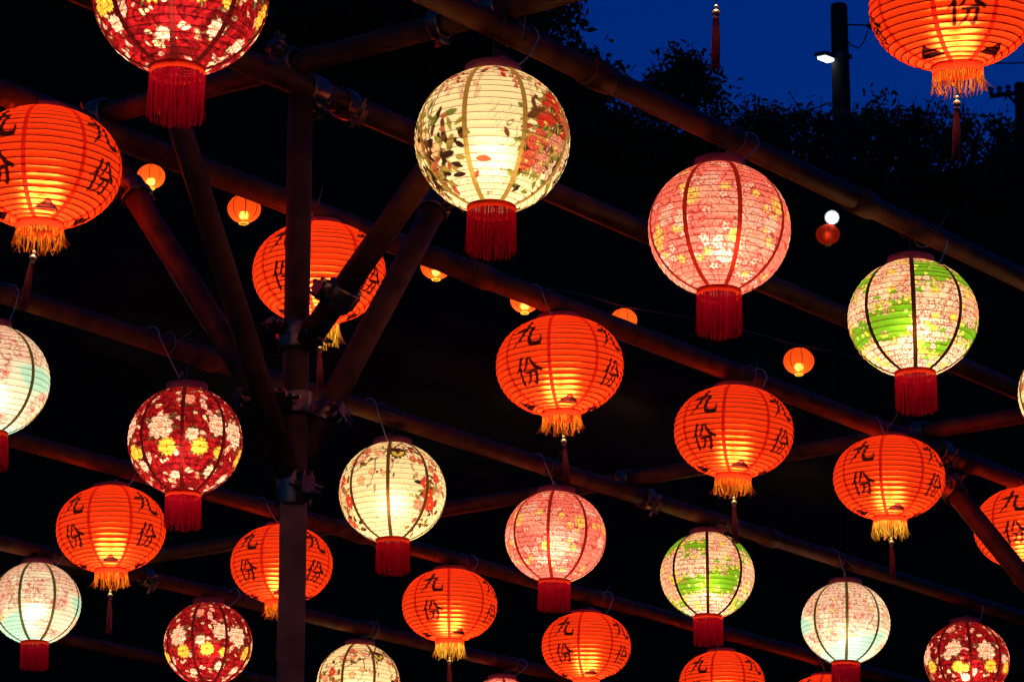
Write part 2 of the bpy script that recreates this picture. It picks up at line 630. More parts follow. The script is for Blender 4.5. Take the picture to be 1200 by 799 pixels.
class Canvas:
    """colours of all eight gores of one lantern print; motifs are laid out in surface distance"""
    def __init__(self, P, base, gores=8):
        self.P, self.n = P, gores
        th = np.stack([P.grid(k) for k in range(gores)])            # gore, row, col
        self.TH = th
        self.S = np.broadcast_to(P.s[None, :, None], th.shape)
        self.RR = np.broadcast_to(P.r0[None, :, None], th.shape)
        self.C = np.empty(th.shape + (3,))
        self.C[:] = base
        z = np.broadcast_to(P.z0[None, :, None], th.shape)
        self.X = np.stack([self.RR * np.sin(th), -self.RR * np.cos(th), z], -1)
    def local(self, deg, s0):
        d = (self.TH - R(deg) + math.pi) % (2 * math.pi) - math.pi
        return d * self.RR, self.S - s0
    def put(self, m, col):
        m = m[..., None]
        self.C = self.C * (1 - m) + np.asarray(col) * m
    def noise(self, freq, seed, octaves=3):
        rg = np.random.default_rng(seed)
        out = np.zeros(self.TH.shape)
        amp = 1.0
        for o in range(octaves):
            for _ in range(7):
                k = rg.normal(size=3)
                k = k / np.linalg.norm(k) * freq * (2 ** o) * rg.uniform(.7, 1.3)
                out += amp * np.sin(self.X @ k + rg.uniform(0, 6.28))
            amp *= .6
        return out / 4.0
    def voronoi(self, npts, seed):
        rg = np.random.default_rng(seed)
        q = rg.normal(size=(npts, 3))
        q /= np.linalg.norm(q, axis=1)[:, None]
        q[:, 2] *= self.P.b
        X = self.X.reshape(-1, 3).astype(np.float32)
        q = q.astype(np.float32)
        d1 = np.empty(len(X), np.float32); d2 = np.empty_like(d1); i1 = np.empty(len(X), int)
        for a in range(0, len(X), 20000):
            x = X[a:a + 20000]
            D = (x ** 2).sum(1)[:, None] + (q ** 2).sum(1)[None] - 2 * x @ q.T
            i = D.argmin(1)
            d1[a:a + 20000] = np.sqrt(np.maximum(D[np.arange(len(x)), i], 0))
            i1[a:a + 20000] = i
            D[np.arange(len(x)), i] = 9
            d2[a:a + 20000] = np.sqrt(np.maximum(D.min(1), 0))
        sh = self.TH.shape
        cen = q[i1]
        ang = np.arctan2((X - cen)[:, 2], (np.cross(cen, np.array([0, 0, 1.0])) * (X - cen)).sum(1)).reshape(sh)
        return d1.reshape(sh), d2.reshape(sh), i1.reshape(sh), ang
    def squiggle(self, freq, seed, bands=5.0, w=.3):
        """thin wandering contour lines of the print"""
        n = self.noise(freq, seed, 2)
        return 1 - smooth(np.abs(np.sin(bands * n)), w * .35, w)
    def flower(self, deg, s0, rad, col, line, heart, petals=8, seed=0, rings=3, line_w=.16):
        x, y = self.local(deg, s0)
        d = np.hypot(x, y) / rad
        a = np.arctan2(y, x)
        rg = np.random.default_rng(seed)
        ph = rg.uniform(0, 6)
        w = 1 + .12 * np.cos(petals * a + ph) + .06 * np.cos(3 * a + ph * 2)
        q = d / w
        near = q < 1.25
        if not near.any():
            return
        self.put((1 - smooth(q, .92, 1.02)), col)
        lines = np.zeros_like(q)
        for k in range(rings):
            rk = (k + 1) / (rings) * .97
            wob = rk * (1 + .10 * np.cos((petals - k) * a + ph + k * 1.7) )
            lines = np.maximum(lines, 1 - smooth(np.abs(d / (1 + .04 * np.cos(petals * a + ph)) - wob), .02, line_w * .55))
            sp = np.abs(np.sin((petals / 2) * a + ph + k * 1.3))
            lines = np.maximum(lines, (1 - smooth(sp, .06, .32)) * smooth(q, rk - .34, rk - .2) * (1 - smooth(q, rk - .1, rk)))
        self.put(lines * (q < 1.05) * .72, line)
        self.put(1 - smooth(q, .12, .22), heart)
    def mum(self, deg, s0, rad, col, line, seed=0):
        self.flower(deg, s0, rad, col, line, line, petals=12, seed=seed, rings=3, line_w=.14)
    def leaf(self, deg, s0, ln, wd, ang, col, vein=None):
        x, y = self.local(deg, s0)
        c, s = math.cos(ang), math.sin(ang)
        u = (x * c + y * s) / ln
        v = (-x * s + y * c) / wd
        prof = np.clip(1 - (2 * u - 1) ** 2, 0, None) ** .8
        m = (u > 0) * (u < 1) * (1 - smooth(np.abs(v), prof * .8, prof + .08))
        self.put(m, col)
        if vein is not None:
            self.put(m * (1 - smooth(np.abs(v), .04, .16)), vein)
    def line(self, pts, w0, w1, col, alpha=1.0):
        """pts: (deg, s) knots"""
        m = np.zeros(self.TH.shape)
        n = len(pts) - 1
        for i in range(n):
            d0, s0 = pts[i]
            d1, s1 = pts[i + 1]
            x, y = self.local(d0, s0)
            dx = R(d1 - d0) * float(np.interp(-(s0 + s1) / 2, -self.P.s, self.P.r0))
            dy = s1 - s0
            L = dx * dx + dy * dy + 1e-9
            t = np.clip((x * dx + y * dy) / L, 0, 1)
            dist = np.hypot(x - t * dx, y - t * dy)
            w = w0 + (w1 - w0) * (i + t) / n
            m = np.maximum(m, 1 - smooth(dist, w * .6, w * 1.2))
        self.put(m * alpha, col)
    def brush(self, deg, s0, size, strokes, col):
        x, y = self.local(deg, s0)
        x = x / size + .5
        y = y / size + .5
        m = np.zeros(self.TH.shape)
        for st in strokes:
            for (x0, y0, w0), (x1, y1, w1) in zip(st[:-1], st[1:]):
                dx, dy = x1 - x0, y1 - y0
                t = np.clip(((x - x0) * dx + (y - y0) * dy) / (dx * dx + dy * dy + 1e-9), 0, 1)
                dist = np.hypot(x - x0 - t * dx, y - y0 - t * dy)
                m = np.maximum(m, 1 - smooth(dist - (w0 + (w1 - w0) * t) * 1.28, -.018, .022))
        self.put(m, col)

JIU = [[(.44, 1.0, .05), (.43, .80, .052), (.39, .55, .048), (.28, .28, .04), (.02, .02, .012)],
       [(.06, .60, .03), (.20, .62, .04), (.62, .72, .045), (.66, .70, .055), (.61, .45, .045), (.60, .22, .05),
        (.66, .10, .055), (.80, .06, .055), (.97, .09, .055), (1.0, .16, .035), (.99, .34, .012)]]
FEN = [[(.30, 1.0, .05), (.24, .80, .045), (.14, .62, .035), (-.02, .46, .012)],
       [(.20, .66, .05), (.19, .40, .042), (.20, .04, .05)],
       [(.56, .98, .045), (.52, .82, .042), (.44, .64, .034), (.30, .50, .012)],
       [(.66, 1.0, .03), (.72, .84, .045), (.84, .66, .06), (1.04, .54, .055), (1.08, .53, .02)],
       [(.42, .47, .035), (.60, .48, .036), (.84, .52, .05), (.83, .36, .045), (.78, .14, .045), (.72, .02, .04), (.60, .10, .014)],
       [(.60, .47, .042), (.56, .28, .038), (.46, .12, .03), (.30, -.02, .012)]]

P_OR = Profile(.755, .31, .27, 23, 48, 230, .024, .052, exp=2.12)
P_ORC = Profile(.755, .31, .27, 23, 96, 276, .024, .052, exp=2.12)
P_RD = Profile(.93, .35, .30, 23, 62, 207, .014, .058)

def print_orange():
    base = (.88, .046, .0075)
    ink = (.020, .004, .003)
    c = Canvas(P_ORC, base, 1)
    c.brush(22.5, .36, .50, JIU, ink)
    c.brush(22.5, -.285, .42, FEN, ink)
    plain = Canvas(P_OR, base, 1)
    x, y = plain.local(22.5, plain.S.min() + .25)
    # folded cloud tip printed above the ring
    tri = (y < .15 - np.abs(x) * 1.15) * (y > -.10 + np.abs(x) * .12)
    edge = (y < .11 - np.abs(x) * 1.25) * (y > -.06)
    plain.put(tri.astype(float), (.007, .001, .001))
    plain.put(edge * (np.abs(np.sin(y * 46 + 1.0)) > .90) * .3, (.35, .02, .01))
    return [gore_mesh(P_OR, k, plain.C[0].reshape(-1, 3), 'paper_panel') if k % 2 else
            gore_mesh(P_ORC, k, c.C[0].reshape(-1, 3), 'paper_panel') for k in range(8)]

def finish(c, P):
    return [gore_mesh(P, k, c.C[k].reshape(-1, 3), 'paper_panel') for k in range(8)]

def print_red():
    c = Canvas(P_RD, (.30, .007, .010))
    d1, d2, i1, ang = c.voronoi(2000, 3)
    rnd = np.random.default_rng(5).uniform(size=2000)[i1]
    c.put((rnd > .45) * .85, (.11, .003, .005))
    c.put((rnd > .90) * smooth(d2 - d1, .004, .016) * .95, (.95, .44, .34))
    c.put((rnd < .06) * smooth(d2 - d1, .004, .016) * .95, (.95, .70, .40))
    c.put(c.squiggle(16, 31, 5, .55) * .92, (.025, .001, .002))
    n = c.noise(5, 8)
    c.put(smooth(n, .35, .7) * .7, (.05, .002, .003))
    W, WL, Y, YL = (.96, .76, .58), (.36, .02, .015), (.96, .56, .06), (.30, .08, .01)
    rg = np.random.default_rng(21)
    spots = []
    for q in range(4):
        a = q * 90
        spots += [(a - 27, .05, .22, 0), (a + 30, .09, .20, 0), (a - 11, -.25, .14, 1), (a + 23, -.27, .14, 1),
                  (a + 7, -.08, .11, 0), (a + 14, .66, .12, 2), (a + 38, -.62, .11, 0),
                  (a - 16, -.76, .11, 0), (a - 46, -.30, .10, 1)]
    for j, (a, s, r, k) in enumerate(spots):
        a += rg.uniform(-8, 8); s += rg.uniform(-.07, .07); r *= rg.uniform(.85, 1.1)
        for q in range(5):
            c.leaf(a, s, r * 1.55, r * .28, rg.uniform(0, 6.28), (.03, .022, .010), (.30, .14, .04))
        if k == 0:
            c.flower(a, s, r, W, WL, (.8, .24, .10), petals=9, seed=j, rings=4, line_w=.22)
        elif k == 1:
            c.mum(a, s, r, Y, YL, seed=j)
        else:
            c.flower(a, s, r, (.93, .36, .28), (.3, .01, .01), (.95, .6, .3), petals=8, seed=j, rings=4, line_w=.22)
    c.put(c.squiggle(21, 77, 6, .45) * .7, (.12, .004, .004))
    return finish(c, P_RD)

def blossoms(c, npts, seed, col, line, lw=.022, petal=5):
    d1, d2, i1, ang = c.voronoi(npts, seed)
    return d1, d2, i1, ang

def print_white(plum):
    c = Canvas(P_RD, (.97, .83, .56))
    rg = np.random.default_rng(31 + plum)
    brown, dark = (.12, .045, .02), (.035, .014, .010)
    green, red, pink = (.16, .19, .04), (.78, .055, .035), (.93, .40, .30)
    def spray(a, s, n, spread_a, spread_s, size, cols):
        for _ in range(n):
            aa, ss = a + rg.normal() * spread_a, s + rg.normal() * spread_s
            c.leaf(aa, ss, size * rg.uniform(.7, 1.6), size * rg.uniform(.18, .34), rg.uniform(0, 6.28), cols[rg.integers(len(cols))])
    def small(a, s, r, col, j):
        c.flower(a, s, r, col, brown, (.95, .7, .2), petals=5, seed=j, rings=1, line_w=.3)
    def branch(pts, w):
        c.line(pts, w, w * .35, brown)
        for (a, s) in pts:
            spray(a, s, 3, 5, .05, .075, [brown, (.35, .03, .02), green])
    if not plum:
        # trailing wisteria and maple at the top
        for a in range(-10, 350, 58):
            branch([(a - 26, .98), (a - 12, .86), (a + 2, .74), (a + 12, .60)], .020)
            for q in range(3):
                x0 = a - 8 + q * 13
                c.line([(x0, .84), (x0 + 1, .6), (x0 - 1, .42 - .1 * q)], .009, .006, (.42, .22, .14))
                for z in np.arange(.82, .42 - .1 * q, -.055):
                    small(x0 + rg.normal() * 2.2, z, .030, (.86, .60, .42) if q else (.55, .10, .08), abs(int(z * 1000)))
            spray(a - 22, .82, 9, 7, .06, .11, [(.42, .02, .015), red, brown])
        # peony clusters
        for a0 in (72, -108):
            spray(a0 + 4, -.12, 110, 15, .34, .13, [dark, green, brown, (.30, .05, .03), (.34, .28, .07)])
            for j, (da, s, r) in enumerate([(0, .16, .20), (10, -.04, .19), (-9, -.02, .14), (5, .36, .16), (20, .12, .17), (-14, -.30, .17), (6, -.28, .18), (24, -.24, .16), (-4, -.52, .15), (16, -.55, .14), (-20, -.55, .13)]):
                for _ in range(8):
                    c.leaf(a0 + da, s, r * 1.8, r * .26, rg.uniform(0, 6.28), [green, dark, (.28, .24, .05)][rg.integers(3)], (.6, .5, .15))
                col = [red, (.88, .16, .10), pink, (.96, .80, .62)][[0, 0, 0, 0, 1, 1, 2, 3, 2, 3, 1][j]]
                c.flower(a0 + da, s, r, col, (.14, .006, .006), (.95, .6, .15), petals=8, seed=j + abs(int(a0)), rings=4, line_w=.24)
            c.line([(a0 - 6, -.25), (a0 - 20, -.20), (a0 - 32, -.34), (a0 - 38, -.44)], .016, .006, (.40, .30, .06))
            spray(a0 - 14, .10, 5, 7, .07, .16, [(.40, .06, .03), brown])
        # bamboo grove and rocks
        for a0 in (-40, 150):
            for q in range(4):
                c.line([(a0 - 22 + q * 9, -.8), (a0 - 20 + q * 9, 0), (a0 - 8 + q * 8, .75)], .017, .010, dark if q % 2 else (.20, .15, .05))
            spray(a0, -.25, 60, 15, .24, .16, [green, dark, (.36, .28, .07), brown])
            spray(a0 - 4, -.66, 60, 22, .16, .16, [dark, (.30, .22, .06), (.40, .08, .04)])
            for j in range(6):
                small(a0 + rg.normal() * 14, -.2 + rg.normal() * .22, .07, (.90, .52, .30), j)
            spray(a0 + 18, -.06, 6, 6, .05, .13, [(.30, .26, .06), (.42, .14, .06)])
    else:
        for a in (-38, 80, 195):
            branch([(a + 62, .98), (a + 40, .70), (a + 22, .46), (a + 4, .30), (a - 18, .05)], .022)
            branch([(a + 40, .70), (a + 20, .74), (a, .62), (a - 24, .50), (a - 34, .2)], .018)
            branch([(a + 22, .46), (a + 24, .20), (a + 18, -.10)], .014)
            branch([(a + 10, .34), (a - 6, .44), (a - 22, .30)], .012)
            branch([(a + 40, .70), (a + 46, .44), (a + 40, .12)], .012)
            for j in range(26):
                small(a + rg.normal() * 24, .42 + rg.normal() * .24, rg.uniform(.045, .085), [(.86, .30, .20), (.95, .62, .50), (.60, .12, .08), (.90, .50, .25)][rg.integers(4)], j)
            for z in np.arange(.86, .05, -.06):
                small(a + 68 + rg.normal() * 2, z, .03, (.55, .30, .22), abs(int(z * 777)))
            spray(a + 74, .70, 14, 6, .10, .10, [dark, brown, (.35, .05, .03)])
        # black fan with a gold sun
        for a in (12, 132, 252):
            c.flower(a, .60, .155, dark, dark, dark, petals=12, seed=1, rings=1)
            x, y = c.local(a, .60)
            q = np.hypot(x, y)
            an = np.arctan2(y, x)
            c.put((q < .115) * (q > .04) * (np.abs(np.sin(an * 7)) > .55) * (y < .03) * 1.0, (.97, .72, .12))
        for a0 in (-66, 55, 175):
            spray(a0, -.36, 70, 9, .30, .14, [dark, brown, (.30, .24, .06), (.45, .10, .05)])
            for j in range(7):
                c.flower(a0 + rg.normal() * 8, -.30 + rg.normal() * .26, rg.uniform(.07, .13), [red, pink, (.95, .78, .5)][rg.integers(3)], (.25, .02, .015), (.95, .6, .15), petals=6, seed=j, rings=2)
            c.flower(a0 + 4, .12, .10, red, (.2, .01, .01), (.9, .5, .1), seed=3)
    c.put(c.squiggle(13, 51 + plum, 5, .22) * smooth(c.noise(2.5, 52 + plum), .05, .4) * .85, brown)
    c.put(c.squiggle(22, 57 + plum, 5, .3) * smooth(-c.S - .35 + .25 * c.noise(4, 58), .0, .3) * .8, dark)
    return finish(c, P_RD)

def petals(c, npts, seed, amp=.28):
    d1, d2, i1, ang = c.voronoi(npts, seed)
    rnd = np.random.default_rng(seed).uniform(size=npts)
    ph = rnd[i1]
    return d1 * (1 + amp * np.cos(5 * ang + ph * 6)), ph, i1

def print_pink():
    c = Canvas(P_RD, (.92, .20, .15))
    c.put(smooth(c.noise(3.5, 4), -.1, .6) * .85, (.95, .40, .28))
    c.put(c.squiggle(11, 12, 5, .42) * .8, (.40, .025, .020))
    pet, rnd, i1 = petals(c, 430, 6)
    c.put((1 - smooth(pet, .050, .066)) * (rnd > .45) * .85, (.97, .60, .46))
    c.put((1 - smooth(np.abs(pet - .060), .006, .018)) * (rnd > .45) * .85, (.36, .02, .018))
    c.put((1 - smooth(pet, .014, .024)) * (rnd > .45) * .9, (.60, .05, .03))
    c.put((rnd > .88) * (1 - smooth(pet, .05, .065)) * .9, (.97, .62, .10))
    for j in range(9):
        rg = np.random.default_rng(60 + j)
        a, s = j * 40 + rg.uniform(-9, 9), rg.uniform(-.4, .3)
        c.mum(a, s, rg.uniform(.09, .15), (.97, .62, .14), (.55, .14, .02), seed=j)
        c.flower(a + 16, s + .28, .14, (.97, .62, .50), (.45, .02, .02), (.9, .4, .1), petals=7, seed=j, rings=4, line_w=.22)
        c.flower(a - 8, s - .3, .12, (.97, .70, .56), (.45, .03, .02), (.9, .4, .1), petals=7, seed=j + 9, rings=3, line_w=.22)
    c.put(c.squiggle(19, 15, 5, .42) * .75, (.30, .015, .012))
    c.put(c.squiggle(26, 16, 5, .35) * smooth(c.noise(4, 17), -.1, .3) * .7, (.28, .02, .012))
    return finish(c, P_RD)

def print_green():
    c = Canvas(P_RD, (.95, .66, .50))
    c.put(smooth(c.noise(6, 5), .0, .5) * .7, (.93, .32, .20))
    pet, rnd, i1 = petals(c, 640, 12)
    c.put((1 - smooth(pet, .044, .056)) * .95, (.97, .80, .68))
    c.put((1 - smooth(np.abs(pet - .054), .006, .018)) * .9, (.34, .02, .010))
    c.put((1 - smooth(pet, .012, .022)) * .9, (.66, .10, .02))
    c.put((rnd < .14) * (1 - smooth(pet, .05, .07)), (.97, .74, .10))
    # every panel carries its own green fields, cut off at the seams
    n = np.full(c.TH.shape, -1.0)
    wob = .16 * c.noise(5, 91, 2)
    bands = [[(.62, .26), (-.78, .12)], [(.16, .24), (-.86, .16)], [(-.34, .34)], [(.50, .16), (-.42, .18)]]
    for k in range(8):
        for s0, hw in bands[(k * 3 + k // 4) % 4]:
            n[k] = np.maximum(n[k], (hw - np.abs(c.S[k] - s0)) * 1.6)
    n = n + wob + .17
    # cloud bands of green, their edges broken by whole blossoms
    jag = np.random.default_rng(8).uniform(-.34, .34, 640)[i1]
    m = n + jag * (pet < .07)
    g = smooth(m, .16, .20)
    c.put(g, (.14, .40, .016))
    e = (1 - smooth(np.abs(n - .18), .10, .18))
    p2, r2, i2 = petals(c, 1700, 13)
    c.put(e * (r2 > .5) * (1 - smooth(p2, .026, .036)), (.94, .80, .14))
    c.put(e * (1 - smooth(np.abs(p2 - .034), .003, .010)) * .8, (.08, .08, .01))
    c.put(g * (r2 > .93) * (1 - smooth(p2, .02, .034)), (.85, .85, .25))
    c.put(c.squiggle(20, 18, 5, .38) * (1 - g * .6) * .75, (.30, .03, .012))
    return finish(c, P_RD)

def print_pale():
    c = Canvas(P_RD, (.95, .82, .60))
    X = c.X * np.array([.8, .8, 1.8])
    keep, c.X = c.X, X
    n = c.noise(2.6, 41, 2)
    c.X = keep
    c.put(smooth(n, .15, .4) * .95, (.44, .78, .62))
    band = smooth(-n + .2 * c.noise(6, 44), -.22, .0)
    c.put(band * smooth(c.noise(5, 46), -.2, .4) * .8, (.95, .52, .40))
    pet, rnd, i1 = petals(c, 560, 42)
    c.put(band * (1 - smooth(pet, .045, .062)) * (rnd > .3) * .8, (.96, .66, .50))
    c.put(band * (1 - smooth(np.abs(pet - .056), .006, .018)) * (rnd > .3) * .8, (.48, .08, .05))
    c.put(band * (rnd > .88) * (1 - smooth(pet, .04, .06)) * .9, (.95, .68, .22))
    c.put(band * (rnd < .12) * (1 - smooth(pet, .03, .06)) * .9, (.80, .14, .10))
    c.put(band * c.squiggle(15, 48, 5, .40) * .75, (.42, .07, .04))
    return finish(c, P_RD)

PRINTS = {'orange': print_orange(), 'red': print_red(), 'peony': print_white(0), 'plum': print_white(1),
          'pink': print_pink(), 'green': print_green(), 'pale': print_pale()}
SEAM_MAT = {'orange': 'seam_orange', 'red': 'seam_red', 'peony': 'seam_white', 'plum': 'seam_brown', 'pink': 'seam_pink', 'green': 'seam_green', 'pale': 'seam_pale'}
SEAMS = {k: seam_mesh(P_OR if k == 'orange' else P_RD, 'seam_band', M[m]) for k, m in SEAM_MAT.items()}
HELIX = {'orange': helix_mesh(P_OR, 'rib_wire', M['rib'], .0078), 'dark': helix_mesh(P_RD, 'rib_wire', M['rib']), 'light': helix_mesh(P_RD, 'rib_wire', M['rib_pale'], .0042)}

# ---- fittings of the lanterns, all in units of the lantern radius
def cap_mesh(P, hgt, name):
    r = P.r_top * 1.02
    z = P.z_top
    mb = MB()
    mb.lathe([(r, z - .02), (r * 1.03, z + .01), (r * 1.03, z + hgt - .012), (r * 1.0, z + hgt), (r * .90, z + hgt), (r * .88, z + hgt - .015), (r * .88, z - .02)], 40, loop=True)
    mb.lathe([(r * .89, z + hgt - .012), (r * .45, z + hgt - .008), (.05, z + hgt - .006), (.04, z + hgt + .01), (.0, z + hgt + .012)], 40)
    me = mb.mesh(name)
    me.materials.append(M['cap'])
    return me

def ring_mesh(P, hgt, name):
    r = P.r_bot
    z = P.z_bot
    mb = MB()
    mb.lathe([(r * 1.00, z + .012), (r * 1.05, z + .0), (r * 1.065, z - hgt * .5), (r * 1.05, z - hgt), (r * 1.02, z - hgt - .006)], 40)
    me = mb.mesh(name)
    me.materials.append(M['red_ring'])
    return me

def fringe_mesh(P, top, length, n, material, seed, jit=.05, flare=0.0, width=.014, name='fringe'):
    rg = np.random.default_rng(seed)
    r0 = P.r_bot * 1.04
    z0 = P.z_bot - top
    mb = MB()
    for i in range(n):
        a = 2 * math.pi * (i + rg.uniform(-.4, .4)) / n
        rr = r0 * rg.uniform(.94, 1.03)
        L = length * rg.uniform(1 - jit, 1 + jit * .5)
        pts = []
        k = 4
        bend = rg.normal() * jit * .35
        out = rg.normal() * jit * .18 + flare
        for j in range(k + 1):
            t = j / k
            aa = a + bend * t * t / max(rr, .1) * .5
            r_ = rr + out * t * t
            pts.append(Vector((r_ * math.sin(aa), -r_ * math.cos(aa), z0 - L * t)))
        w = width * rg.uniform(.7, 1.2)
        tw = rg.uniform(-.9, .9)
        vs, fs = [], []
        for p in pts:
            tan = Vector((p.y, -p.x, 0)).normalized()
            nor = Vector((p.x, p.y, 0)).normalized()
            d = (tan * math.cos(tw) + nor * math.sin(tw)) * w
            vs += [p - d, p + d]
        for j in range(k):
            b = j * 2
            fs.append((b, b + 1, b + 3, b + 2))
        mb.add(vs, fs)
    me = mb.mesh(name)
    me.materials.append(material)
    return me

CAPS = {'orange': cap_mesh(P_OR, .085, 'top_cap'), 'round': cap_mesh(P_RD, .13, 'top_cap')}
RINGS = {'orange': ring_mesh(P_OR, .11, 'bottom_ring'), 'round': ring_mesh(P_RD, .085, 'bottom_ring')}
FRINGES = {('orange', i): fringe_mesh(P_OR, .11, (.22, .28, .20)[i], 112, M[('amber_fringe', 'gold_fringe', 'amber_fringe')[i]], 50 + i, jit=.24, flare=.014, width=.008) for i in range(3)}
FRINGES.update({('round', i): fringe_mesh(P_RD, .085, .53, 170, M['red_fringe'], 70 + i, jit=.07, width=.0075) for i in range(3)})

def tassel_parts():
    z = P_OR.z_bot - .05
    a = MB()
    a.tube([(0, 0, z + .40), (0, 0, z - .52)], .006, 6)
    cord = a.mesh('tassel_cord'); cord.materials.append(M['cord'])
    zb = z - .40
    b = MB()
    b.lathe([(.0, .07), (.020, .066), (.028, .04), (.014, .018), (.038, .0), (.050, -.028), (.042, -.056), (.018, -.068), (.036, -.085), (.038, -.105), (.0, -.11)], 14, origin=(0, 0, zb))
    bead = b.mesh('bead'); bead.materials.append(M['bead'])
    c = MB()
    rg = np.random.default_rng(2)
    zt_ = zb - .09
    c.lathe([(.0, .01), (.030, .0), (.034, -.06), (.046, -.30), (.050, -.56), (.0, -.55)], 12, origin=(0, 0, zt_))
    for i in range(40):
        t = rg.uniform(0, 6.28)
        r1 = .052 * math.sqrt(rg.uniform(.3, 1))
        c.tube([(.03 * math.cos(t), .03 * math.sin(t), zt_), (.047 * math.cos(t), .047 * math.sin(t), zt_ - .3), (r1 * math.cos(t), r1 * math.sin(t), zt_ - .6 - rg.uniform(0, .05))], .004, 3, False)
    tas = c.mesh('tassel'); tas.materials.append(M['tassel'])
    return cord, bead, tas
T_CORD, T_BEAD, T_TAS = tassel_parts()

def bulb_mesh():
    mb = MB()
    mb.lathe([(.0, -.11), (.05, -.10), (.085, -.06), (.095, 0), (.08, .05), (.045, .10), (.04, .13), (0, .13)], 16)
    me = mb.mesh('bulb'); me.materials.append(M['bulb'])
    s = MB()
    s.lathe([(0, .128), (.050, .128), (.052, .24), (.02, .27), (0, .27)], 14)
    ms = s.mesh('socket'); ms.materials.append(M['socket'])
    return me, ms
BULB, SOCKET = bulb_mesh()

POWER = {'orange': 11.5, 'red': 9.5, 'peony': 6.0, 'plum': 5.6, 'pink': 7.0, 'green': 7.4, 'pale': 4.7}
LIGHTS = {}
def bulb_light(kind, fac=1.0):
    key = (kind, round(fac, 3))
    if key not in LIGHTS:
        l = bpy.data.lights.new('bulb_light', 'POINT')
        l.energy = POWER[kind] * fac
        l.color = {'orange': (1.0, .76, .46), 'pale': (1.0, .92, .74), 'pink': (1.0, .84, .66), 'green': (1.0, .80, .54), 'red': (1.0, .80, .56)}.get(kind, (1.0, .76, .46))
        l.shadow_soft_size = 0.04
        LIGHTS[key] = l
    return LIGHTS[key]

GROUPS = {'orange': 'orange lanterns lettered in black under the pipes', 'red': 'dark red floral globe lanterns', 'peony': 'cream globe lanterns', 'plum': 'cream globe lanterns',
          'pink': 'salmon pink globe lanterns', 'green': 'green and white globe lanterns', 'pale': 'pale pastel globe lanterns'}
NAMES = {'orange': 'orange_lantern', 'red': 'red_floral_lantern', 'peony': 'cream_lantern', 'plum': 'cream_lantern', 'pink': 'pink_lantern', 'green': 'green_lantern', 'pale': 'pastel_lantern'}
COUNT = [0]

